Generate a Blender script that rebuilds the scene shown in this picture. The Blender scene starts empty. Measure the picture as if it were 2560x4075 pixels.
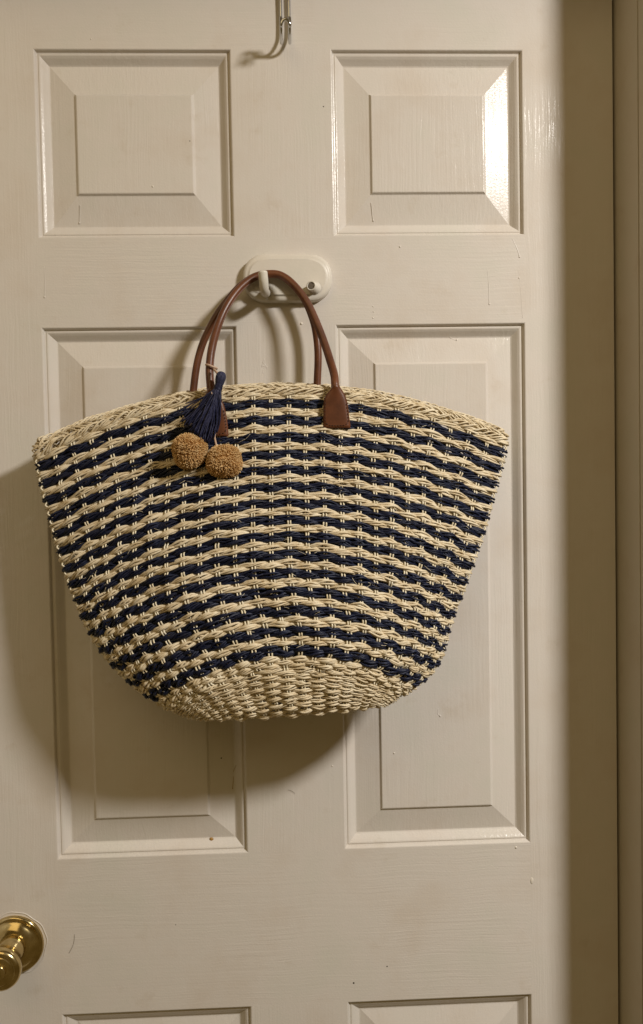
import bpy, math
import numpy as np
from math import sin, cos, pi, radians
rng = np.random.default_rng(7)
scene = bpy.context.scene
COL = scene.collection

# ------------------------------------------------------------------ camera
Z0 = 1.915                       # height of the top edge of the upper panels above the floor
CAM = np.array([0.2879, -1.0413, Z0 - 0.5175])
YAW, PITCH, ROLL, FPX = 0.0415, -0.0358, -0.0185, 3400.0
_f = np.array([sin(YAW)*cos(PITCH), cos(YAW)*cos(PITCH), sin(PITCH)])
_r = np.array([cos(YAW), -sin(YAW), 0.0]); _u = np.cross(_r, _f)
CR = _r*cos(ROLL) + _u*sin(ROLL); CU = -_r*sin(ROLL) + _u*cos(ROLL); CF = _f
cam = bpy.data.cameras.new('camera'); camo = bpy.data.objects.new('camera', cam); COL.objects.link(camo)
import mathutils
camo.matrix_world = mathutils.Matrix(((CR[0], CU[0], -CF[0], CAM[0]), (CR[1], CU[1], -CF[1], CAM[1]),
                                      (CR[2], CU[2], -CF[2], CAM[2]), (0, 0, 0, 1)))
cam.sensor_fit = 'VERTICAL'; cam.sensor_height = 24.0; cam.lens = 24.0*FPX/4075.0
cam.clip_start = 0.02; cam.clip_end = 50
scene.camera = camo

# ------------------------------------------------------------------ world, lamps, exposure
w = bpy.data.worlds.new('World'); scene.world = w; w.use_nodes = True
bg = w.node_tree.nodes['Background']
bg.inputs[0].default_value = (0.112, 0.076, 0.028, 1); bg.inputs[1].default_value = 1.0
def area(name, loc, target, size, power, color, shape='DISK', sy=None):
    l = bpy.data.lights.new(name, 'AREA'); l.shape = shape; l.size = size
    if sy: l.size_y = sy
    l.energy = power; l.color = color
    o = bpy.data.objects.new(name, l); COL.objects.link(o); o.location = loc
    d = mathutils.Vector(target) - mathutils.Vector(loc)
    o.rotation_euler = d.to_track_quat('-Z', 'Y').to_euler()
    return o
area('ceiling_lamp', (1.535, -1.30, Z0 + 0.52), (1.385, -1.10, Z0 - 0.48), 0.30, 55.0, (1.0, 0.951, 0.898))
area('room_bounce_fill', (-0.5, -1.9, 2.9), (0.45, 0, 1.3), 1.6, 10.0, (1.0, 0.76, 0.42), 'SQUARE')  # added fill light, stands in for warm bounce; no real fixture here
scene.view_settings.view_transform = 'Standard'; scene.view_settings.look = 'None'
scene.view_settings.gamma = 1; scene.view_settings.exposure = 0.0
scene.render.engine = 'CYCLES'

# ------------------------------------------------------------------ helpers
def at(px, py, d):
    """point at distance d in front of the door face, from a position read off the photograph (vectorised)"""
    px, py, d = np.broadcast_arrays(np.asarray(px, float), np.asarray(py, float), np.asarray(d, float))
    v = CF + CR*((px[..., None]-1280)/FPX) - CU*((py[..., None]-2037.5)/FPX)
    t = (-d - CAM[1])/v[..., 1]
    return CAM + v*t[..., None]

def world_loc(o):
    v = np.zeros(3)
    while o is not None:
        v += np.array(o.location); o = o.parent
    return v

def tag(o, label=None, cat=None, group=None, kind=None):
    if label: o['label'] = label
    if cat: o['category'] = cat
    if group: o['group'] = group
    if kind: o['kind'] = kind
    return o

def empty(name, loc, label, cat, group=None, kind=None):
    o = bpy.data.objects.new(name, None); COL.objects.link(o); o.location = loc
    o.empty_display_size = 0.02
    return tag(o, label, cat, group, kind)

def mk(name, geo, mat, parent=None, smooth=True):
    """geo = list of (verts Nx3, faces list or MxK array)"""
    if isinstance(geo, tuple): geo = [geo]
    vs = []; loops = []; starts = []; off = 0; ls = 0
    for v, f in geo:
        v = np.asarray(v, float); vs.append(v)
        if isinstance(f, np.ndarray):
            loops.append((f + off).ravel()); k = f.shape[1]
            starts.append(ls + np.arange(len(f))*k); ls += f.size
        else:
            for q in f:
                loops.append(np.array(q) + off); starts.append(np.array([ls])); ls += len(q)
        off += len(v)
    V = np.concatenate(vs) - world_loc(parent)
    L = np.concatenate(loops).astype(np.int32); S = np.concatenate(starts).astype(np.int32)
    me = bpy.data.meshes.new(name)
    me.vertices.add(len(V)); me.vertices.foreach_set('co', V.astype(np.float32).ravel())
    me.loops.add(len(L)); me.loops.foreach_set('vertex_index', L)
    me.polygons.add(len(S)); me.polygons.foreach_set('loop_start', S)
    me.update(calc_edges=True); me.validate()
    me.polygons.foreach_set("use_smooth", np.full(len(me.polygons), bool(smooth)))
    me.materials.append(mat)
    o = bpy.data.objects.new(name, me); COL.objects.link(o)
    if parent is not None: o.parent = parent
    return o

def unit(a):
    return a/np.maximum(np.linalg.norm(a, axis=-1, keepdims=True), 1e-12)

def tube(P, R, sides=6, ref=(0, 0, 1), closed=False, flat=1.0, caps=True, rot=0.0):
    P = np.asarray(P, float); n = len(P); R = np.broadcast_to(np.asarray(R, float), (n,))
    if closed: T = unit(np.roll(P, -1, 0) - np.roll(P, 1, 0))
    else: T = unit(np.gradient(P, axis=0))
    A = unit(np.cross(T, np.asarray(ref, float))); B = unit(np.cross(A, T))
    a = np.arange(sides)*2*pi/sides + rot
    V = (P[:, None] + A[:, None]*(R[:, None]*np.cos(a))[..., None] + B[:, None]*(R[:, None]*flat*np.sin(a))[..., None]).reshape(-1, 3)
    m = n if closed else n-1
    i = np.arange(m)[:, None]; j = np.arange(sides)[None]; i2 = (i+1) % n; j2 = (j+1) % sides
    F = np.stack([i*sides+j, i*sides+j2, i2*sides+j2, i2*sides+j], -1).reshape(-1, 4)
    if closed or not caps: return (V, F)
    Fl = [tuple(q) for q in F]; Fl.append(tuple(range(sides))[::-1]); Fl.append(tuple(range((n-1)*sides, n*sides)))
    return (V, Fl)

def box(x0, x1, y0, y1, z0, z1, b=0.0):
    if b <= 0:
        v = [(x, y, z) for x in (x0, x1) for y in (y0, y1) for z in (z0, z1)]
        f = [(0,1,3,2), (4,6,7,5), (0,4,5,1), (2,3,7,6), (0,2,6,4), (1,5,7,3)]
        return (np.array(v), f)
    # bevelled front edges: stacked rectangles along y (front = y0)
    rings = [(b, y0), (b*0.3, y0+b*0.3), (0, y0+b), (0, y1)]
    V = []; F = []
    for ins, y in rings:
        V += [(x0+ins, y, z0+ins), (x1-ins, y, z0+ins), (x1-ins, y, z1-ins), (x0+ins, y, z1-ins)]
    for k in range(len(rings)-1):
        for j in range(4):
            F.append((k*4+j, (k+1)*4+j, (k+1)*4+(j+1) % 4, k*4+(j+1) % 4))
    F.append((0, 1, 2, 3)); F.append((15, 14, 13, 12))
    return (np.array(V), F)

def lathe(c, prof, seg=64, axis=(0, -1, 0)):
    """prof: list of (distance along axis, radius) from centre c"""
    ax = unit(np.array(axis, float)); A = unit(np.cross(ax, (0.01, 0.02, 1))); B = np.cross(ax, A)
    a = np.arange(seg)*2*pi/seg; V = []
    for d, r in prof:
        V.append(np.array(c) + ax*d + A*(r*np.cos(a))[:, None] + B*(r*np.sin(a))[:, None])
    n = len(prof); F = []
    for i in range(n-1):
        for j in range(seg):
            F.append((i*seg+j, (i+1)*seg+j, (i+1)*seg+(j+1) % seg, i*seg+(j+1) % seg))
    F.append(tuple(range((n-1)*seg, n*seg)))
    return (np.concatenate(V), F)

def spline(pts, n=60):
    """Catmull-Rom through rows of pts"""
    P = np.asarray(pts, float); P = np.vstack([2*P[0]-P[1], P, 2*P[-1]-P[-2]])
    m = len(P)-3; out = []
    for t in np.linspace(0, m-1e-9, n):
        i = int(t); u = t-i; a, b, c, d = P[i:i+4]
        out.append(0.5*((2*b)+(-a+c)*u+(2*a-5*b+4*c-d)*u*u+(-a+3*b-3*c+d)*u**3))
    return np.array(out)

# ------------------------------------------------------------------ materials
def new_mat(name, base, rough=0.5, metal=0.0, coat=0.0, spec=0.5):
    m = bpy.data.materials.new(name); m.use_nodes = True
    nt = m.node_tree; b = nt.nodes['Principled BSDF']
    b.inputs['Base Color'].default_value = (*base, 1); b.inputs['Roughness'].default_value = rough
    b.inputs['Metallic'].default_value = metal; b.inputs['Coat Weight'].default_value = coat
    b.inputs['Specular IOR Level'].default_value = spec
    return m, nt, b
def N(nt, t, **kw):
    n = nt.nodes.new(t)
    for k, v in kw.items():
        if k in n.inputs: n.inputs[k].default_value = v
        else: setattr(n, k, v)
    return n
def noise(nt, coord, scale_vec, scale, detail=3, rough=0.5, dist=0.0):
    mp = N(nt, 'ShaderNodeMapping'); mp.inputs['Scale'].default_value = scale_vec
    nt.links.new(coord, mp.inputs[0])
    n = N(nt, 'ShaderNodeTexNoise'); n.inputs['Scale'].default_value = scale; n.inputs['Detail'].default_value = detail
    n.inputs['Roughness'].default_value = rough; n.inputs['Distortion'].default_value = dist
    nt.links.new(mp.outputs[0], n.inputs['Vector']); return n.outputs['Fac']
def ramp(nt, fac, stops):
    r = N(nt, 'ShaderNodeValToRGB'); e = r.color_ramp.elements
    while len(e) < len(stops): e.new(0.5)
    for q, (p, c) in zip(e, stops): q.position = p; q.color = (*c, 1) if len(c) == 3 else c
    nt.links.new(fac, r.inputs[0]); return r.outputs[0]
def math_(nt, op, a, b):
    n = N(nt, 'ShaderNodeMath', operation=op)
    for i, x in enumerate((a, b)):
        if isinstance(x, (int, float)): n.inputs[i].default_value = x
        else: nt.links.new(x, n.inputs[i])
    return n.outputs[0]
def bump(nt, b, h, dist, strength=1.0):
    n = N(nt, 'ShaderNodeBump'); n.inputs['Distance'].default_value = dist; n.inputs['Strength'].default_value = strength
    nt.links.new(h, n.inputs['Height']); nt.links.new(n.outputs[0], b.inputs['Normal'])

def paint(name, base, horiz=False, grain=1.0, rough=0.30, yellow=False):
    m, nt, b = new_mat(name, base, rough, spec=0.20)
    tc = N(nt, 'ShaderNodeTexCoord'); ob = tc.outputs['Object']
    wv = noise(nt, ob, (1, 1, 1), 9, 2)                       # slow wander of the grain
    warp = N(nt, 'ShaderNodeVectorMath', operation='MULTIPLY_ADD')
    comb = N(nt, 'ShaderNodeCombineXYZ'); nt.links.new(wv, comb.inputs[0]); nt.links.new(wv, comb.inputs[2])
    nt.links.new(comb.outputs[0], warp.inputs[0]); warp.inputs[1].default_value = (0.012, 0, 0.012)
    nt.links.new(ob, warp.inputs[2]); wc = warp.outputs[0]
    sv = (5, 60, 1) if not horiz else (1, 60, 6)
    sv = (1.0, 1.0, 0.028) if not horiz else (0.028, 1.0, 1.0)
    g1 = noise(nt, wc, sv, 330, 3, 0.6)
    g2 = noise(nt, wc, tuple(s*1 for s in sv), 120, 2, 0.5)
    mask = ramp(nt, noise(nt, ob, (1, 1, 1), 7, 2), [(0.38, (0.12,)*3), (0.62, (1,)*3)])
    gs = ramp(nt, g1, [(0.30, (0,)*3), (0.72, (1,)*3)])
    h = math_(nt, 'MULTIPLY', gs, mask)
    h = math_(nt, 'ADD', math_(nt, 'MULTIPLY', h, 0.55*grain), math_(nt, 'MULTIPLY', g2, 0.5*grain))
    fine = noise(nt, ob, (1, 1, 1), 420, 2)
    h = math_(nt, 'ADD', h, math_(nt, 'MULTIPLY', fine, 0.42))
    lump = noise(nt, ob, (1, 1, 0.6), 38, 2)
    h = math_(nt, 'ADD', h, math_(nt, 'MULTIPLY', lump, 0.8))
    bump(nt, b, h, 0.00034, 0.85)
    c1 = tuple(base); c2 = tuple(x*y for x, y in zip(base, (0.955, 0.93, 0.90))); c3 = tuple(x*y for x, y in zip(base, (0.96, 0.985, 0.965)))
    big = noise(nt, ob, (1, 1, 1), 11, 4, 0.6)
    colr = ramp(nt, big, [(0.3, c2), (0.5, c1), (0.72, c3)])
    sm = ramp(nt, noise(nt, ob, (1, 1, 1), 23, 5, 0.7), [(0.60, (1, 1, 1)), (0.80, (0.90, 0.87, 0.82))])
    mx = N(nt, 'ShaderNodeMix', data_type='RGBA', blend_type='MULTIPLY'); mx.inputs['Factor'].default_value = 1
    nt.links.new(colr, mx.inputs['A']); nt.links.new(sm, mx.inputs['B']); nt.links.new(mx.outputs['Result'], b.inputs['Base Color'])
    rr = math_(nt, 'ADD', math_(nt, 'MULTIPLY', noise(nt, ob, (1, 1, 1), 30, 3), 0.16), rough-0.08)
    nt.links.new(rr, b.inputs['Roughness'])
    return m
PAINT = (0.665, 0.62, 0.562)
M = {}
M['paint_v'] = paint('door_paint_vertical_grain', PAINT, False, 1.1, 0.20)
M['paint_h'] = paint('door_paint_horizontal_grain', PAINT, True, 0.9, 0.21)
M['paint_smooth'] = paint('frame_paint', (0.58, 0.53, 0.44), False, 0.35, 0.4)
M['plate'] = paint('plate_paint', (0.69, 0.645, 0.565), False, 0.1, 0.28)

def fibre(name, cols, rough, streak=1.0, spec=0.3):
    m, nt, b = new_mat(name, cols[1], rough, spec=spec)
    tc = N(nt, 'ShaderNodeTexCoord'); ob = tc.outputs['Object']
    n1 = noise(nt, ob, (1, 1, 1), 90, 3, 0.65)
    n2 = noise(nt, ob, (1, 1, 3), 900, 2, 0.6)
    f = math_(nt, 'ADD', math_(nt, 'MULTIPLY', n1, 0.6), math_(nt, 'MULTIPLY', n2, 0.4))
    nt.links.new(ramp(nt, f, [(0.34, cols[0]), (0.5, cols[1]), (0.66, cols[2])]), b.inputs['Base Color'])
    bump(nt, b, n2, 0.0003, 0.6*streak)
    return m
M['straw'] = fibre('natural_straw', [(0.46, 0.34, 0.17), (0.72, 0.61, 0.42), (0.84, 0.76, 0.58)], 0.5)
M['straw_warp'] = fibre('pale_straw_cord', [(0.66, 0.56, 0.36), (0.80, 0.72, 0.53), (0.88, 0.82, 0.66)], 0.45)
M['navy'] = fibre('navy_straw', [(0.004, 0.005, 0.014), (0.007, 0.010, 0.028), (0.020, 0.027, 0.062)], 0.42)
M['tassel'] = fibre('tassel_straw', [(0.007, 0.008, 0.024), (0.017, 0.019, 0.050), (0.055, 0.058, 0.115)], 0.45)
M['pom'] = fibre('golden_raffia', [(0.44, 0.24, 0.08), (0.67, 0.43, 0.18), (0.82, 0.63, 0.35)], 0.7)
M['cord'] = fibre('pale_cord', [(0.42, 0.28, 0.19), (0.52, 0.37, 0.27), (0.62, 0.48, 0.37)], 0.6)
def leather():
    m, nt, b = new_mat('brown_leather', (0.13, 0.045, 0.02), 0.36, spec=0.5)
    tc = N(nt, 'ShaderNodeTexCoord'); ob = tc.outputs['Object']
    n = noise(nt, ob, (1, 1, 1), 40, 4, 0.6); v = noise(nt, ob, (1, 1, 1), 1100, 2)
    nt.links.new(ramp(nt, n, [(0.3, (0.080, 0.027, 0.011)), (0.7, (0.155, 0.053, 0.021))]), b.inputs['Base Color'])
    bump(nt, b, v, 0.00012, 0.7)
    return m
M['leather'] = leather()
M['thread'] = new_mat('dark_thread', (0.05, 0.02, 0.01), 0.7)[0]
def brass():
    m, nt, b = new_mat('polished_brass', (0.62, 0.44, 0.15), 0.17, metal=1.0)
    tc = N(nt, 'ShaderNodeTexCoord'); ob = tc.outputs['Object']
    n = noise(nt, ob, (1, 1, 1), 60, 5, 0.6)
    nt.links.new(ramp(nt, n, [(0.35, (0.46, 0.35, 0.15)), (0.65, (0.70, 0.57, 0.31))]), b.inputs['Base Color'])
    nt.links.new(math_(nt, 'ADD', math_(nt, 'MULTIPLY', n, 0.2), 0.08), b.inputs['Roughness'])
    return m
M['brass'] = brass()
M['dark'] = new_mat('dark_hollow', (0.02, 0.014, 0.008), 0.8)[0]
M['recess_shade'] = new_mat('grey_brown_recess_shade', (0.16, 0.13, 0.10), 0.6)[0]  # flat square on the stub end: half-lit shade of its hollow as colour
M['chrome'] = new_mat('chrome_wire', (0.62, 0.63, 0.64), 0.16, metal=1.0)[0]
M['hair'] = new_mat('dark_hair', (0.10, 0.07, 0.045), 0.6)[0]
M['rust'] = new_mat('amber_glue', (0.36, 0.20, 0.05), 0.5)[0]

# ------------------------------------------------------------------ door
XC = [0.0, 0.233, 0.352, 0.585]; XL, XR = -0.110, 0.6951
ZR = [(Z0, Z0-0.222), (Z0-0.3276, Z0-0.9736), (Z0-1.1667, Z0-1.675)]
ZT, ZB = Z0+0.112, 0.010; TH = 0.035
door = empty('door', (0.2925, 0, ZB), 'cream painted six panel door with embossed wood grain and a brass knob', 'door')
def piece(name, x0, x1, z0, z1, m):
    # front face subdivided lightly is unnecessary: relief is in the material
    return mk(name, box(x0, x1, 0, TH, z0, z1), M[m], door, False)
piece('stile', XL, XC[0], ZB, ZT, 'paint_v'); piece('stile', XC[3], XR, ZB, ZT, 'paint_v')
rz = [(ZR[0][0], ZT), (ZR[1][0], ZR[0][1]), (ZR[2][0], ZR[1][1]), (ZB, ZR[2][1])]
for a, b_ in rz: piece('rail', XC[0], XC[3], a, b_, 'paint_h')
for a, b_ in ZR: piece('mullion', XC[1], XC[2], b_, a, 'paint_v')
def panel_geo(x0, x1, z0, z1, top=False):
    vb = 0.034 if top else 0.029
    prof = [(0, 0, 0), (0.0010, 0.0010, 0.0004), (0.0020, 0.0020, 0.0022), (0.0028, 0.0028, 0.0044), (0.0040, 0.0040, 0.0048),
            (0.0052, 0.0052, 0.0041), (0.0066, 0.0066, 0.0045), (0.0090, 0.0090, 0.0062), (0.0120, 0.0120, 0.0089), (0.0146, 0.0146, 0.0111), (0.0160, 0.0160, 0.0118),
            (0.0172, 0.0172, 0.0117),
            (0.0172+0.028, 0.0172+vb-0.001, 0.0061), (0.0172+0.0289, 0.0172+vb, 0.0058), (0.0172+0.0310, 0.0172+vb+0.0020, 0.0033), (0.0172+0.0320, 0.0172+vb+0.003, 0.0030)]
    V = []; F = []
    for ix, iz, d in prof:
        V += [(x0+ix, d, z0+iz), (x1-ix, d, z0+iz), (x1-ix, d, z1-iz), (x0+ix, d, z1-iz)]
    n = len(prof)
    for k in range(n-1):
        for j in range(4):
            F.append((k*4+j, k*4+(j+1) % 4, (k+1)*4+(j+1) % 4, (k+1)*4+j))
    F.append(tuple(range((n-1)*4, n*4)))
    o = len(V); V += [(x0, TH-.002, z0), (x1, TH-.002, z0), (x1, TH-.002, z1), (x0, TH-.002, z1)]
    for j in range(4): F.append((j, o+j, o+(j+1) % 4, (j+1) % 4))
    F.append((o+3, o+2, o+1, o))
    return (np.array(V), F)
for i, (zt, zb) in enumerate(ZR):
    for x0, x1 in ((XC[0], XC[1]), (XC[2], XC[3])):
        mk('panel', panel_geo(x0, x1, zb, zt, i == 0), M['paint_v'], door, False)

PROF = [(0, 0), (0.003, 0.0044), (0.0066, 0.0045), (0.0120, 0.0089), (0.0160, 0.0118), (0.0172, 0.0117), (0.0461, 0.0058), (0.0492, 0.0030), (1, 0.0030)]
def relief(px, py):
    """how far the moulded door surface lies behind the face here (negative = behind)"""
    d = 0.0
    for _ in range(3):
        x, _y, z = at(px, py, d); dep = 0.0
        for zt, zb in ZR:
            for x0, x1 in ((XC[0], XC[1]), (XC[2], XC[3])):
                ins = min(x-x0, x1-x, z-zb, zt-z)
                if ins > 0: dep = float(np.interp(ins, [p[0] for p in PROF], [p[1] for p in PROF]))
        d = -dep
    return d

# paint runs, specks, nail holes and stains on the door
def blob(px, py, rx, rz_, h, d=None):
    d = relief(px, py)
    c = at(px, py, d); a = np.arange(10)*2*pi/10; V = [c + np.array([0, -h, 0])]; F = []
    for k, (s, hh) in enumerate(((0.55, 0.8), (0.9, 0.35), (1.0, -0.05))):
        for t in a: V.append(c + np.array([rx*s*cos(t), -h*hh, rz_*s*sin(t)]))
    for j in range(10): F.append((0, 1+j, 1+(j+1) % 10))
    for k in range(2):
        for j in range(10): F.append((1+k*10+j, 1+(k+1)*10+j, 1+(k+1)*10+(j+1) % 10, 1+k*10+(j+1) % 10))
    return (np.array(V), F)
def drip(pts, r=0.0008, d=None):
    P = spline([at(x, y, relief(x, y)) for x, y in pts], 14); r = r*0.75
    R = np.linspace(r*0.35, r, 14); R[-1] = r*0.5
    g = tube(P, R, 6, (0, 1, 0), flat=0.35, caps=True)
    return [g, blob(pts[-1][0], pts[-1][1]-3, r*1.3, r*1.9, r*1.0, d)]
for pts in ([(2040, 950), (2052, 975), (2062, 1000), (2068, 1025)], [(177, 1060), (179, 1120), (178, 1185)],
            [(1940, 1070), (1946, 1140), (1948, 1212)], [(1478, 805), (1482, 850), (1486, 880)], [(2061, 1040), (2072, 1150), (2080, 1265)],
            [(318, 815), (318, 850), (317, 890)], [(1790, 1340), (1800, 1348), (1818, 1356)], [(1745, 2820), (1742, 2838), (1752, 2852)]):
    mk('paint_drip', drip(pts, 0.0011 if pts[0][0] != 2061 else 0.0005), M['paint_v'], door)
for px, py, r in ((1200, 1288, 5.5), (1323, 3048, 3.5), (1569, 2997, 4), (2054, 3372, 5), (608, 742, 4), (1592, 982, 4), (2066, 1106, 3), (363, 155, 3), (1486, 1220, 3), (1487, 1240, 3), (1485, 1265, 3)):
    mk('paint_speck', blob(px, py, r*0.0003, r*0.00032, r*0.00022), M['plate'], door)
mk('paint_speck', blob(2117, 3505, 0.0022, 0.0045, 0.0007), M['plate'], door)
for px, py, r, dd in ((881, 3017, 3.2, -0.003), (756, 561, 2.2, -0.0025), (1288, 424, 2.6, 0), (1541, 3846, 3.0, 0), (1408, 3912, 4, 0), (700, 3680, 2, 0)):
    mk('nail_hole', blob(px, py, r*0.0003, r*0.0003, 0.0002, dd), M['dark'], door)
mk('nail_hole', [blob(842, 3340, 0.0027, 0.0027, 0.0012, -0.0045)], M['rust'], door)
mk('glue_stain', drip([(940, 3045), (930, 3070), (929, 3100), (926, 3140)], 0.0006, -0.0055), M['rust'], door)
mk('stray_hair', tube(spline([at(x, y, 0.0006) for x, y in ((297, 3718), (296, 3740), (290, 3765), (275, 3793))], 14), 0.00014, 5, (0, 1, 0)), M['hair'], door)
mk('stray_hair', tube(spline([at(x, y, 0.0006) for x, y in ((1147, 3143), (1160, 3147), (1172, 3155), (1173, 3160))], 10), 0.00013, 5, (0, 1, 0)), M['hair'], door)

g = []
for pts in ([(1052, 1428), (1046, 1445), (1043, 1462)], [(1046, 1440), (1056, 1452), (1062, 1466)], [(1040, 1455), (1052, 1458), (1066, 1462)], [(1050, 1470), (1046, 1478), (1048, 1486)]):
    g.append(tube(spline([at(x, y, 0.0) for x, y in pts], 10), 0.0004, 6, (0, 1, 0), flat=0.5))
mk('knot_relief', g, M['paint_v'], door)

# door knob (part of the door)
kc = at(60, 3755, 0.0)
knob = bpy.data.objects.new('door_knob', None); COL.objects.link(knob); knob.parent = door
knob.location = tuple(kc - world_loc(door)); knob.empty_display_size = 0.01
mk('rosette', lathe(kc, [(0.0, 0.0352), (0.002, 0.0357), (0.0045, 0.0350), (0.0062, 0.0328), (0.0058, 0.0315), (0.0060, 0.030), (0.0085, 0.0275), (0.0115, 0.0235), (0.0135, 0.0195), (0.0140, 0.0165), (0.0140, 0.010)], 96), M['brass'], knob)
mk('neck', lathe(kc, [(0.012, 0.0160), (0.0165, 0.0160), (0.019, 0.0148), (0.022, 0.0135), (0.029, 0.0125), (0.033, 0.0125), (0.036, 0.012), (0.040, 0.011)], 72), M['brass'], knob)
mk('knob', lathe(kc, [(0.036, 0.009), (0.0365, 0.0150), (0.039, 0.0178), (0.042, 0.0192), (0.047, 0.0225), (0.052, 0.0245), (0.0565, 0.0248), (0.0595, 0.0238), (0.0615, 0.0215), (0.0620, 0.0190), (0.0612, 0.0182), (0.0612, 0.0172), (0.0622, 0.0165), (0.0625, 0.0150), (0.0618, 0.0128), (0.0618, 0.0)], 96), M['brass'], knob)
mk('lock_button', lathe(kc, [(0.060, 0.0085), (0.0635, 0.0085), (0.0645, 0.0078), (0.0647, 0.0)], 48), M['brass'], knob)
mk('keyhole', box(kc[0]-0.0009, kc[0]+0.0009, -0.0652, -0.060, kc[2]-0.0035, kc[2]+0.0035), M['dark'], knob, False)
mk('paint_ridge', [tube(np.array([kc + np.array([(0.0385+0.0006*sin(5*t)+0.0005*sin(11*t+1))*cos(t), 0.0002, (0.0385+0.0006*sin(5*t)+.0005*sin(11*t+1))*sin(t)]) for t in np.linspace(0, 2*pi, 90, endpoint=False)]), 0.0009, 6, (0, 1, 0), closed=True)], M['paint_v'], door)

# ------------------------------------------------------------------ door frame
REV = 0.115
frame = empty('door_frame', (XR+0.01, 0, 0), 'cream painted wooden door frame with deep jamb standing along the right edge of the door', 'door frame', kind='structure')
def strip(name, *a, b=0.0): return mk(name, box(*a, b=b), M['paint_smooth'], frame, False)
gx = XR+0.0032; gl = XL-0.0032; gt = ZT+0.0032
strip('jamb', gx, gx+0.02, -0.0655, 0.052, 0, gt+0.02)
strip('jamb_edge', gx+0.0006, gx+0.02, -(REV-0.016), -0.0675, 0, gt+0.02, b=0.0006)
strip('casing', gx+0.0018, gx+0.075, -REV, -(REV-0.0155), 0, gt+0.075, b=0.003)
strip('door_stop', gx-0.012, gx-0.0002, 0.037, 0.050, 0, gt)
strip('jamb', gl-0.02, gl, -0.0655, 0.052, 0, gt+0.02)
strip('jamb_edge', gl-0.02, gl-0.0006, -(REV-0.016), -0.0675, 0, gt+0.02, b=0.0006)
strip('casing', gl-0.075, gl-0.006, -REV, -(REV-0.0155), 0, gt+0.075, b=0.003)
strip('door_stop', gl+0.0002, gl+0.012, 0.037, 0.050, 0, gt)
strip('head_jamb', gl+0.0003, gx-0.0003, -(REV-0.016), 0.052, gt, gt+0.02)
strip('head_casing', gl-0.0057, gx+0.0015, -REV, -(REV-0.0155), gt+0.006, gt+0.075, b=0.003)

# ------------------------------------------------------------------ hook plate
plate = empty('coat_hook', tuple(at(1145, 1108, 0.0)), 'oval painted plate with one white hook and one broken stub below the upper door panels', 'coat hook')
pc = at(1145, 1108, 0.006)
def stadium(hw, hh, rx, n=12):
    pts = []
    for cx, cz, a0 in ((hw-rx, 0, -pi/2), (-(hw-rx), 0, pi/2)):
        for t in np.linspace(a0, a0+pi, n*2+1):
            c, s = cos(t), sin(t); e = 0.88
            pts.append((cx + rx*abs(c)**e*np.sign(c), cz + hh*abs(s)**e*np.sign(s)))
    return np.array(pts)
V = []; F = []; rings = []
for ins, d in ((0.0, 0.0), (0.0, 0.0072), (0.0006, 0.0094), (0.0020, 0.0112), (0.0046, 0.0120), (0.0080, 0.0122)):
    rings.append((stadium(0.0535-ins, 0.0285-ins, 0.0300-ins), d))
nn = len(rings[0][0]); tl = -0.008
for q, d in rings:
    for x, z in q: V.append((pc[0]+x*cos(tl)-z*sin(tl), -d, pc[2]+x*sin(tl)+z*cos(tl)))
for k in range(len(rings)-1):
    for j in range(nn): F.append((k*nn+j, (k+1)*nn+j, (k+1)*nn+(j+1) % nn, k*nn+(j+1) % nn))
F.append(tuple(range((len(rings)-1)*nn, len(rings)*nn)))
bp = mk('back_plate', (np.array(V), F), M['plate'], plate)
bp.data.polygons.foreach_set('use_smooth', np.array([len(p.vertices) == 4 for p in bp.data.polygons]))
hp = spline([at(1060, 1160, 0.010), at(1058, 1166, 0.020), at(1054, 1160, 0.031), at(1052, 1148, 0.0385), at(1050, 1120, 0.0435), at(1047, 1090, 0.0455), at(1045, 1078, 0.0458)], 34)
hr = np.full(34, 0.0054); hr[-1] = 0.0024; hr[-2] = 0.0040; hr[-3] = 0.0049; hr[-4] = .0053
mk('hook', tube(hp, hr, 20, (1, 0, 0)), M['plate'], plate)
sb = at(1252, 1146, 0.0125); st = at(1238, 1137, 0.026); ax = unit(st-sb); ln = np.linalg.norm(st-sb)
mk('hook_stub', lathe(sb, [(-0.001, 0.0078), (0.001, 0.0076), (0.0018, 0.0060), (ln*.9, 0.0060), (ln, 0.0056), (ln, 0.0042), (ln-0.004, 0.0040)], 28, ax), M['plate'], plate)
e1 = unit(np.cross(ax, (0, 0, 1))); e2 = np.cross(ax, e1); cq = st + ax*0.0002
mk('screw_recess', (np.array([cq + (e1*cos(t)+e2*sin(t))*0.0042 for t in (0.3, 0.3+pi/2, 0.3+pi, 0.3+3*pi/2)]), [(0, 1, 2, 3)]), M['recess_shade'], plate, False)

# ------------------------------------------------------------------ wire hook over the door top
wire = empty('over_door_hook', tuple(at(1137, 150, 0.0)), 'chrome double wire hook hanging down from the top of the door', 'wire hook')
cx = at(1137, 190, 0.004)
zb_ = at(1137, 158, 0.015)[2]; zt_ = at(1137, 88, 0.051)[2]
def J(sgn):
    x = cx[0] + sgn*0.0050
    return [(x, TH+0.004, ZT-0.03), (x, TH+0.004, ZT+0.0015), (x, TH+0.001, ZT+0.0035), (x, -0.001, ZT+0.0035), (x, -0.004, ZT+0.0010), (x, -0.004, ZT-0.05),
            (x, -0.004, zb_+0.018), (x, -0.0070, zb_+0.004), (x, -0.016, zb_-0.004), (x, -0.030, zb_-0.001), (x, -0.043, zb_+0.010), (x, -0.050, zt_-0.004)]
def dense(pts, k=9):
    return spline(pts, (len(pts)-1)*k+1)
left = dense(J(-1)); right = dense(J(1))
arch = np.array([(cx[0]-0.005*cos(t), -0.050-0.0012*sin(t), zt_-0.004+0.007*sin(t)) for t in np.linspace(0, pi, 14)])[1:-1]
path = np.vstack([left, arch, right[::-1]])
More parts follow.
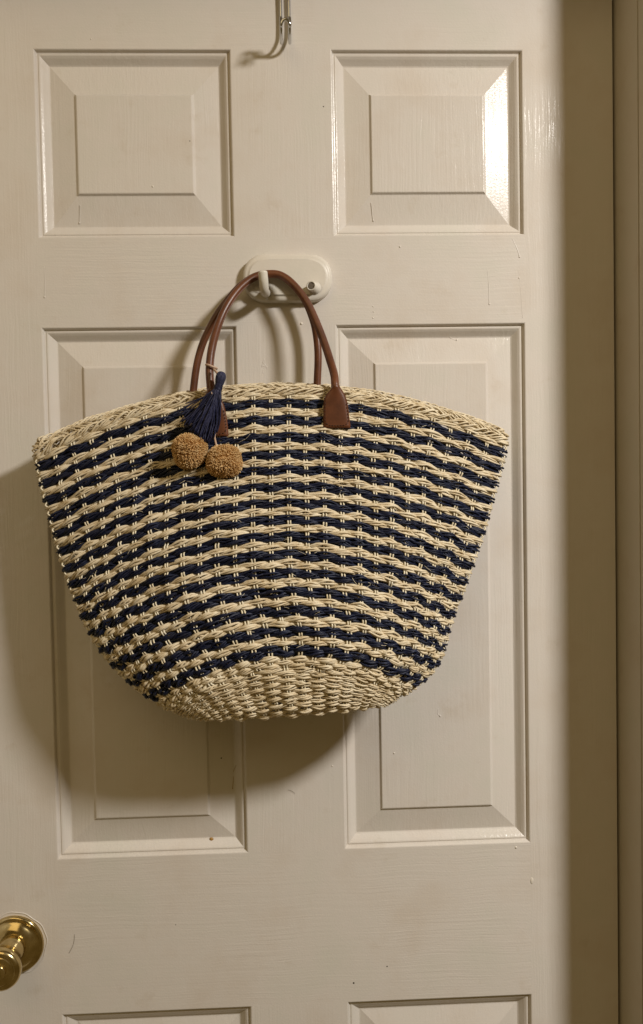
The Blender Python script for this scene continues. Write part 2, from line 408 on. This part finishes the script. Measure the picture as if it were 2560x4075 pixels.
mk('bent_wire', tube(path, 0.0018, 12, (0.3, 0.2, 0.1)), M['chrome'], wire)

# ------------------------------------------------------------------ woven bag
bag = empty('tote_bag', tuple(at(1120, 2850, 0.06)), 'navy and natural striped woven straw tote hanging by brown leather handles from the hook', 'bag')
NC = 26
RHO = [-1.2, -0.5, 0, 1, 2, 3, 4, 5, 6, 7, 8, 9, 10, 11, 12, 13, 14, 14.5, 15.0, 16.5, 18.0]
CY  = [1530, 1575, 1607, 1675, 1743, 1810, 1873, 1938, 2005, 2070, 2138, 2211, 2284, 2357, 2433, 2514, 2588, 2628, 2660, 2755, 2846]
LY  = [1762, 1828, 1868, 1935, 2002, 2069, 2136, 2203, 2272, 2336, 2398, 2460, 2524, 2590, 2652, 2716, 2772, 2800, 2822, 2850, 2862]
RY  = [1722, 1775, 1812, 1873, 1935, 1999, 2063, 2129, 2194, 2258, 2322, 2386, 2450, 2515, 2580, 2646, 2712, 2745, 2765, 2795, 2806]
LXT = ([1740, 1828, 1904, 2064, 2216, 2369, 2513, 2640, 2733, 2775, 2800, 2822, 2850, 2862], [138, 148, 161, 203, 245, 296, 360, 447, 545, 600, 640, 680, 745, 800])
RXT = ([1700, 1819, 1997, 2149, 2318, 2504, 2606, 2680, 2716, 2745, 2765, 2795, 2806], [2018, 2003, 1955, 1912, 1853, 1785, 1757, 1708, 1672, 1630, 1596, 1555, 1530])
DM  = ([-1.2, 0, 4, 8, 12, 14, 15, 16.5, 18, 19, 20], [0.070, 0.078, 0.104, 0.130, 0.148, 0.152, 0.150, 0.143, 0.126, 0.09, 0.06])
DE  = ([-1.2, 4, 10, 14, 16, 18], [0.054, 0.074, 0.098, 0.110, 0.114, 0.116])
def smooth_interp(x, xs, ys):
    # cubic Hermite (finite-difference tangents) so the rows sweep smoothly
    xs = np.asarray(xs, float); ys = np.asarray(ys, float); x = np.asarray(x, float)
    m = np.gradient(ys, xs); i = np.clip(np.searchsorted(xs, x)-1, 0, len(xs)-2)
    h = xs[i+1]-xs[i]; t = (x-xs[i])/h; t = np.clip(t, -0.5, 1.5)
    return ((2*t**3-3*t**2+1)*ys[i] + (t**3-2*t**2+t)*h*m[i] + (-2*t**3+3*t**2)*ys[i+1] + (t**3-t**2)*h*m[i+1])
def S(c, rho):
    """bag wall: c in [0, 2NC) once round (0..NC front, left to right), rho = stripe number downwards"""
    c = np.asarray(c, float) % (2*NC); rho = np.broadcast_to(np.asarray(rho, float), c.shape)
    front = c <= NC
    u = np.where(front, c/NC*2-1, 1-(c-NC)/NC*2)
    k = np.clip((rho-3)/11, 0, 1)*0.85
    s = u*(1-k) + k*np.sin(u*pi/2)
    ly = smooth_interp(rho, RHO, LY); ry = smooth_interp(rho, RHO, RY); cy = smooth_interp(rho, RHO, CY)
    lx = smooth_interp(ly, *LXT); rx = smooth_interp(ry, *RXT)
    A = (ly+ry)/2 - cy
    px = lx + (rx-lx)*(s+1)/2; py = ly + (ry-ly)*(s+1)/2 - A*(1-s*s)
    dm = smooth_interp(rho, *DM); de = np.interp(rho, *DE)
    e1 = 2.0 + 0.6*np.clip(rho/14, 0, 1); e2 = 1-0.42*np.clip((rho+1)/12, 0, 1)
    f = np.clip(1-np.abs(s)**e1, 0, 1)**e2
    d = np.where(front, de + (dm-de)*f, de - (de-0.011)*f)
    # slight dents so that the straw wall is not perfectly even
    d = d + np.where(front, 0.0018*np.sin(c*0.55+rho*0.37)*f + 0.0012*np.sin(c*1.3-rho*0.9)*f, 0)
    return at(px, py, d)
def SN(c, rho):
    P = S(c, rho); dc = S(c+0.25, rho)-S(c-0.25, rho); dr = S(c, rho+0.1)-S(c, rho-0.1)
    n = unit(np.cross(dr, dc)); rowdir = dr/0.2                # metres per stripe
    return P, n, rowdir
# the list of weft rows, top to bottom
rows = [(-0.60, 'n'), (-0.40, 'n')]
for i in range(15):
    rows += [(i-0.105, 'b'), (i+0.105, 'b'), (i+0.395, 'n'), (i+0.605, 'n')]
rows = [r for r in rows if r[0] < 14.7]
rows += [(14.80, 'n')]
base_r = list(np.linspace(15.05, 17.95, 14)); FB = 20/26; rows += [(r, 'n') for r in base_r]
SAM = 6
cgrid = np.arange(0, 2*NC, 1.0/SAM)
AMP = 0.0019
for j, (rho, colr) in enumerate(rows):
    basep = rho > 14.9
    jit = 0.018*np.interp(cgrid, np.arange(0, 2*NC+1), rng.normal(size=2*NC+1)) if True else 0
    P, n, rd = SN(cgrid, rho + jit*(0.5 if basep else 1))
    sp = np.linalg.norm(rd, axis=1); rdu = rd/sp[:, None]
    loc = np.clip(sp/0.0195, 0.30, 1.5)
    over = np.cos(pi*(cgrid*(FB if basep else 1) + j))                       # +1 over the warp, -1 under it
    env = (0.34 if not basep else 0.26) + (0.66 if not basep else 0.74)*((1+over)/2)**0.75
    lump = 1 + 0.14*np.interp(cgrid, np.arange(0, 2*NC+1)*1.0, rng.normal(size=2*NC+1))
    ctr = P + n*(AMP*over*np.clip(loc, 0.6, 1.1))[:, None]
    geos = []
    K = 5; ph = rng.uniform(0, 2*pi); tw = (0.30 if not basep else 0.18)*2*pi
    Hz = (0.0030 if colr == 'b' else 0.0023)*loc*env*lump
    if basep: Hz = 0.0021*np.clip(sp/0.017, 0.45, 1.1)*env*lump
    Hn = 0.0012*env
    wob = 0.0
    for k in range(K):
        a = ph + 2*pi*k/K + tw*cgrid + 0.75*np.interp(cgrid, np.arange(0, 2*NC+1), rng.normal(size=2*NC+1))
        Q = ctr + rdu*(Hz*np.cos(a) + 0.00022*np.interp(cgrid, np.arange(0, 2*NC+0.4, 0.4)[:130+1], rng.normal(size=131)))[:, None] + n*(Hn*np.sin(a)*1.0)[:, None]
        vary = 1 + 0.16*np.interp(cgrid, np.arange(0, 2*NC+0.5, 0.5), rng.normal(size=4*NC+1))
        rr = ((0.00112 if colr == 'b' else 0.00098) + 0.00010*rng.normal())*vary * (0.80+0.28*env) * np.clip(loc, 0.6, 1.15)
        geos.append(tube(Q, rr, 5, (0, 0, 1), closed=True))
    nm = 'navy_weft' if colr == 'b' else ('base_weft' if basep else 'natural_weft')
    mk(nm, geos, M['navy'] if colr == 'b' else M['straw'], bag)
# warps: pairs of thin pale cords running down over and under the wefts
wall = [(j, r) for j, (r, _) in enumerate(rows) if r < 14.9]; floor_ = [(j, r) for j, (r, _) in enumerate(rows) if r > 14.9]
def warp(c, seq, fr, name, offs, rad):
    idx = np.arange(len(seq)); R_ = np.array([r for _, r in seq]); O_ = np.array([-np.cos(pi*(c*fr+j)) for j, _ in seq])
    if seq is wall: R_ = np.append(R_, 15.1); O_ = np.append(O_, -1.5)
    else: R_ = np.insert(R_, 0, 14.9); O_ = np.insert(O_, 0, -1.5)
    idx = np.arange(len(R_)); t = np.linspace(0, len(R_)-1, (len(R_)-1)*4+1)
    rho = np.interp(t, idx, R_); o = np.interp(t, idx, O_); o = np.sign(o)*np.abs(o)**0.6
    P, n, rd = SN(np.full(len(t), float(c)), rho)
    dc = unit(S(np.full(len(t), c+0.2), rho)-S(np.full(len(t), c-0.2), rho))
    sp = np.clip(np.linalg.norm(rd, axis=1)/0.0195, 0.3, 1.2)
    geos = []
    for sg in (-1, 1):
        off = offs + 0.00025*np.interp(t, idx, rng.normal(size=len(idx)))
        Q = P + n*(0.00175*o*np.clip(sp, .6, 1.1))[:, None] + dc*(sg*off)[:, None]
        geos.append(tube(Q, rad*np.clip(sp, .7, 1), 5, (1, 0, 0)))
    mk(name, geos, M['straw_warp'], bag)
for c in range(2*NC): warp(c, wall, 1.0, 'warp_cord', 0.00150, 0.00095)
for q in range(40): warp(q/FB, floor_, FB, 'base_cord', 0.0013, 0.0009)
# bottom of the bag behind the folded base: closes the mouth of the last rows
c = np.linspace(0, NC, 60); V = []
for q in (0.0, 1.0):
    for cc in c:
        V.append(S(np.array([cc if q == 0 else (2*NC-cc) % (2*NC)]), 17.95)[0] + np.array([0, 0, 0.003]))
mk('base_lining', (np.array(V), np.array([(i, i+1, 61+i, 60+i) for i in range(59)])), M['straw'], bag)
# braided rim
cg = np.arange(0, 2*NC, 1.0/14)
def rope(rho, nshift, rad, turns, hand, strands=3, sr=0.55, zs=0.0):
    P, n, rd = SN(cg, rho); sp = np.linalg.norm(rd, axis=1); rdu = rd/sp[:, None]
    loc = np.clip(sp/0.0195, 0.8, 1.45)
    arc = np.concatenate([[0], np.cumsum(np.linalg.norm(np.diff(P, axis=0), axis=1))]); arc /= arc[-1]
    wob = 1+0.22*np.interp(cg, np.arange(0, 2*NC+1), rng.normal(size=2*NC+1))
    g = []
    for k in range(strands):
        for q in (-0.32, 0.32):
            a = hand*2*pi*turns*arc + 2*pi*k/strands + q + 0.45*np.interp(cg, np.arange(0, 2*NC+1), rng.normal(size=2*NC+1))
            Q = P + n*(nshift + rad*np.sin(a)*wob)[:, None] + rdu*((rad*1.15*np.cos(a)*wob)*loc + zs)[:, None]
            g.append(tube(Q, rad*sr*0.62*(1+0.08*rng.normal()), 6, (0, 0, 1), closed=True))
    return g
mk('rim_braid', rope(-0.76, 0.0014, 0.0028, 25, 1), M['straw'], bag)
mk('rim_braid', rope(-0.98, 0.0006, 0.0027, 27, -1), M['straw'], bag)
mk('rim_braid', rope(-1.13, -0.0040, 0.0024, 34, 1), M['straw'], bag)

# loose fibres and split ends standing off the weave
g = []
for k in range(420):
    c0 = rng.uniform(0.2, NC-0.2); r0 = rng.uniform(-1.15, 17.5) if k % 3 else -1.2 + rng.uniform(0, .3)
    P, n, rd = SN(np.array([c0]), np.array([r0])); L = rng.uniform(0.003, 0.010)
    t = unit(S(np.array([c0+.2]), np.array([r0]))-P)[0]*rng.choice([-1, 1]); n = n[0]; P = P[0]; up = -unit(rd)[0]
    p0 = P + n*0.0018; d1 = unit(t + up*rng.normal()*.45 + n*rng.uniform(.1, .5)); bend = up*rng.normal()*.3 + n*rng.uniform(-.4, .2)
    q = np.linspace(0, 1, 6)[:, None]
    g.append(tube(p0 + d1*q*L + bend*q*q*L*0.6, 0.00022, 3, (0.1, 0.2, 1)))
tag(mk('loose_fibre', g, M['straw_warp'], bag), kind='stuff')

# handles
def handle(pts, rad, name='handle'):
    P = spline([at(x*1.692, y*1.692, d) for x, y, d in pts], 110)
    # flatten the ends a little and add a seam ridge on the inner side
    o = mk(name, tube(P, rad, 18, (0, 1, 0)), M['leather'], bag)
    T = unit(np.gradient(P, axis=0)); A = unit(np.cross(T, (0, 1, 0)))
    mk('seam', tube(P + A*rad*-0.90 + np.array([0, -0.0012, 0]), 0.0009, 6, (0, 1, 0)), M['leather'], o)
    return o
hb = handle([(453, 940, 0.024), (456, 907, 0.024), (463, 858, 0.024), (474, 816, 0.0235), (490, 778, 0.023), (512, 738, 0.022), (538, 703, 0.021), (566, 672, 0.0200), (600, 650, 0.0192), (632, 645, 0.0188),
             (663, 648, 0.0192), (692, 670, 0.020), (718, 706, 0.021), (736, 749, 0.022), (745, 788, 0.023), (749, 837, 0.024), (747, 900, 0.024), (746, 935, 0.024)], 0.0042)
hf = handle([(497, 930, 0.086), (495, 907, 0.084), (493, 865, 0.078), (499, 816, 0.069), (515, 760, 0.054), (537, 714, 0.044), (566, 676, 0.037), (600, 651, 0.0315), (632, 644, 0.0298),
             (662, 648, 0.0310), (692, 671, 0.0365), (720, 707, 0.041), (741, 749, 0.047), (762, 802, 0.056), (778, 851, 0.068), (787, 883, 0.079), (789, 907, 0.086), (790, 930, 0.087)], 0.0044)
def tab(prof, name='handle_tab', d=0.0905, parent=hf):
    """prof: list of (x centre, y, half width) in photograph positions; a leather tab with thickness"""
    V = []; F = []; n = len(prof); m = 9
    for layer, dd in ((0, 0.0), (1, -0.0032)):
        for (xc, y, hw, ex) in prof:
            for q in np.linspace(-1, 1, m):
                dome = ex*(1-q*q)
                V.append(at(xc+q*hw, y + (4*(q*q) if y > prof[-2][1] else 0)*0, d+dd+(dome if layer == 0 else dome*0.2)-0.0006*(abs(q) > .95)*(layer == 0)))
    for i in range(n-1):
        for j in range(m-1):
            a = i*m+j; F.append((a, a+1, a+m+1, a+m)); b = n*m+a; F.append((b, b+m, b+m+1, b+1))
    edge = [i for i in range(m)] + [i*m+m-1 for i in range(1, n)] + [(n-1)*m+j for j in range(m-2, -1, -1)] + [i*m for i in range(n-2, 0, -1)]
    for a, b in zip(edge, edge[1:]+edge[:1]): F.append((a, n*m+a, n*m+b, b))
    o = mk(name, (np.array(V), F), M['leather'], parent)
    return o
def stitches(poly, d, parent):
    g = []
    P = [np.array(p, float) for p in poly]
    for a, b in zip(P[:-1], P[1:]):
        L = np.linalg.norm(b-a); k = max(1, int(L/11))
        for i in range(k):
            s = a+(b-a)*(i+0.2)/k; e = a+(b-a)*(i+0.78)/k
            g.append(tube(np.array([at(*s, d-0.0003), at(*((s+e)/2), d+0.0003), at(*e, d-0.0003)]), 0.00034, 5, (0, 1, 0)))
    mk('stitching', g, M['thread'], parent)
# right tab
prof = [(1337, 1530, 13, .0040), (1338, 1540, 16, .0036), (1338, 1553, 25, .0026), (1336, 1571, 38, .0016), (1335, 1589, 45, .0011), (1336, 1607, 48, .0008), (1337, 1630, 50, .0006), (1339, 1660, 52, .0005), (1341, 1692, 54, .0003), (1341, 1704, 54, .0001)]
tr = tab(prof); stitches([(1295, 1600), (1293, 1640), (1295, 1680), (1308, 1692), (1341, 1694), (1374, 1692), (1388, 1680), (1386, 1640), (1379, 1602)], 0.0912, hf)
prof = [(840, 1546, 13, .0040), (841, 1556, 17, .0036), (843, 1570, 26, .0026), (845, 1590, 37, .0016), (847, 1608, 44, .0011), (849, 1630, 48, .0008), (852, 1660, 51, .0005), (855, 1700, 53, .0004), (857, 1728, 53, .0002), (857, 1736, 53, 0)]
tl_ = tab(prof); stitches([(890, 1630), (898, 1670), (902, 1705), (895, 1722), (870, 1727), (840, 1728)], 0.0912, hf)

# ------------------------------------------------------------------ charm: cord, tassel, two pompoms
charm = empty('bag_charm', tuple(at(846, 1460, 0.085)), 'navy straw tassel with two golden pompoms looped round the left handle of the tote', 'bag charm')
hl = at(842, 1462, 0.0795)
ring = []
for t in np.linspace(0, 2*pi, 28, endpoint=False):
    ring.append(hl + np.array([0.0058*cos(t), 0.0058*sin(t), -0.0022*cos(t)+0.0008]))
loop_pts = [at(852, 1470, 0.089), at(860, 1478, 0.094), at(868, 1488, 0.097), at(876, 1500, 0.098)]
mk('loop_cord', [tube(np.array(ring), 0.0013, 8, (0, 0, 1), closed=True), tube(spline(loop_pts, 14), 0.0014, 8, (0, 1, 0))], M['cord'], charm)
tas = bpy.data.objects.new('tassel', None); COL.objects.link(tas); tas.parent = charm; tas.empty_display_size = 0.01
top = at(881, 1493, 0.098); nk = at(868, 1548, 0.101)
tas.location = tuple(top - world_loc(charm))
axd = unit(nk-top); L = np.linalg.norm(nk-top)
g = []; e1 = unit(np.cross(axd, (0, 1, 0))); e2 = np.cross(axd, e1)
for k in range(40):
    a = 2*pi*k/40 + rng.uniform(-.1, .1); R0 = 0.0048
    pr = [(-0.0035, 0.15), (-0.0022, 0.75), (0.0015, 1.05), (L*.35, 1.02), (L*.6, 0.86), (L*.85, 0.72), (L*1.02, 0.80)]
    P = spline([top + axd*q + (e1*cos(a+q*18)+e2*sin(a+q*18))*R0*f for q, f in pr], 16)
    g.append(tube(P, 0.00062, 5, (0, 1, 0)))
g.append(lathe(top, [(-0.003, 0.001), (-0.002, 0.0032), (0.001, 0.0048), (L*.4, 0.0048), (L*.85, 0.0033), (L*1.1, 0.0030)], 20, axd))
mk('tassel_head', g, M['tassel'], tas)
g = [tube(np.array([nk - axd*(0.0045-0.0009*i/20) + axd*0.0003*0 + (e1*cos(i*.62)+e2*sin(i*.62))*0.0042 + axd*(i*0.00006) for i in range(60)]), 0.0006, 5, axd)]
mk('tassel_band', g, M['tassel'], tas)
g = []
for k in range(210):
    u = rng.beta(1.5, 1.35)
    endx = 728 + 129*u + rng.normal()*5
    endy = 1672 + 72*sin(min(1.0, u*1.35)*pi*0.5) + rng.normal()*11 - 18*(u > .9)
    dz = rng.uniform(0.0, 1.0)
    de_ = 0.0935 + 0.018*dz*(1-abs(2*u-1)*.5)
    a = rng.uniform(0, 2*pi); rr0 = 0.0038*rng.uniform(.3, 1)
    s0 = nk + (e1*cos(a)+e2*sin(a))*rr0
    en = at(endx, endy, de_)
    m1 = s0 + (en-s0)*0.35 + np.array([rng.normal()*.0012+.0015, -0.002, 0.002+rng.normal()*.0008])
    m2 = s0 + (en-s0)*0.72 + np.array([rng.normal()*.0016+.0008, 0, rng.normal()*.001])
    P = spline([s0, m1, m2, en], 12)
    g.append(tube(P, rng.uniform(0.00045, 0.00105), 4, (0, 1, 0), flat=rng.uniform(.5, 1.2)))
for pts in ([(850, 1560), (800, 1585), (750, 1612), (700, 1640)], [(846, 1565), (795, 1592), (752, 1625), (722, 1652)], [(850, 1562), (810, 1580), (765, 1597), (738, 1606)], [(845, 1572), (800, 1600), (750, 1640), (715, 1682)],
            [(850, 1566), (790, 1590), (740, 1622), (706, 1648)]):
    g.append(tube(spline([at(x, y, 0.0965) for x, y in pts], 14), 0.0006, 4, (0, 1, 0)))
mk('tassel_skirt', g, M['tassel'], tas)
def pom(cx_, cy_, d, r, seed):
    rg = np.random.default_rng(seed); c = at(cx_, cy_, d)
    n = 2600; i = np.arange(n)+0.5
    ph = np.arccos(1-2*i/n); th = pi*(1+5**0.5)*i
    D = np.stack([np.cos(th)*np.sin(ph), np.sin(th)*np.sin(ph), np.cos(ph)], 1)
    low = 1 + 0.05*np.sin(D[:, 0]*3+seed) + 0.04*np.sin(D[:, 2]*5+seed*2)
    V = []; F = []
    for k in range(n):
        dd = unit(D[k] + rg.normal(size=3)*0.10); R1 = r*low[k]*(0.93+rg.uniform(0, 0.075))
        a = unit(np.cross(dd, rg.normal(size=3))); b = np.cross(dd, a); wd = rg.uniform(0.00035, 0.00062); hh = wd*rg.uniform(.45, 1)
        base = c + D[k]*r*0.5; tip = c + dd*R1
        o = len(V)
        for pt, s in ((base, .8), (tip, 1.0)):
            V += [pt+a*wd*s, pt+b*hh*s, pt-a*wd*s, pt-b*hh*s]
        F += [(o, o+1, o+5, o+4), (o+1, o+2, o+6, o+5), (o+2, o+3, o+7, o+6), (o+3, o, o+4, o+7), (o+4, o+5, o+6, o+7)]
    V = np.array(V)
    core = lathe(c + np.array([0, r*0.72, 0]), [(r*0.72*(1-cos(t)), max(1e-5, r*0.72*sin(t))) for t in np.linspace(0.02, pi-0.02, 14)], 20)
    return mk('pompom', [(V, F), core], M['pom'], charm, False)
pom(757, 1793, 0.1035, 0.0202, 3); pom(893, 1838, 0.105, 0.0200, 5)
mk('pompom_cord', [tube(spline([at(848, 1700, 0.100), at(854, 1738, 0.100), at(862, 1775, 0.103)], 12), 0.0011, 8, (0, 1, 0)),
                   tube(spline([at(842, 1560, 0.1065), at(866, 1640, 0.0975), at(876, 1676, 0.0965), at(862, 1712, 0.098), at(856, 1740, .1)], 20), 0.0005, 6, (0, 1, 0)),
                   tube(spline([at(820, 1690, 0.098), at(795, 1735, 0.1), at(770, 1765, 0.103)], 12), 0.0011, 8, (0, 1, 0))], M['cord'], charm)
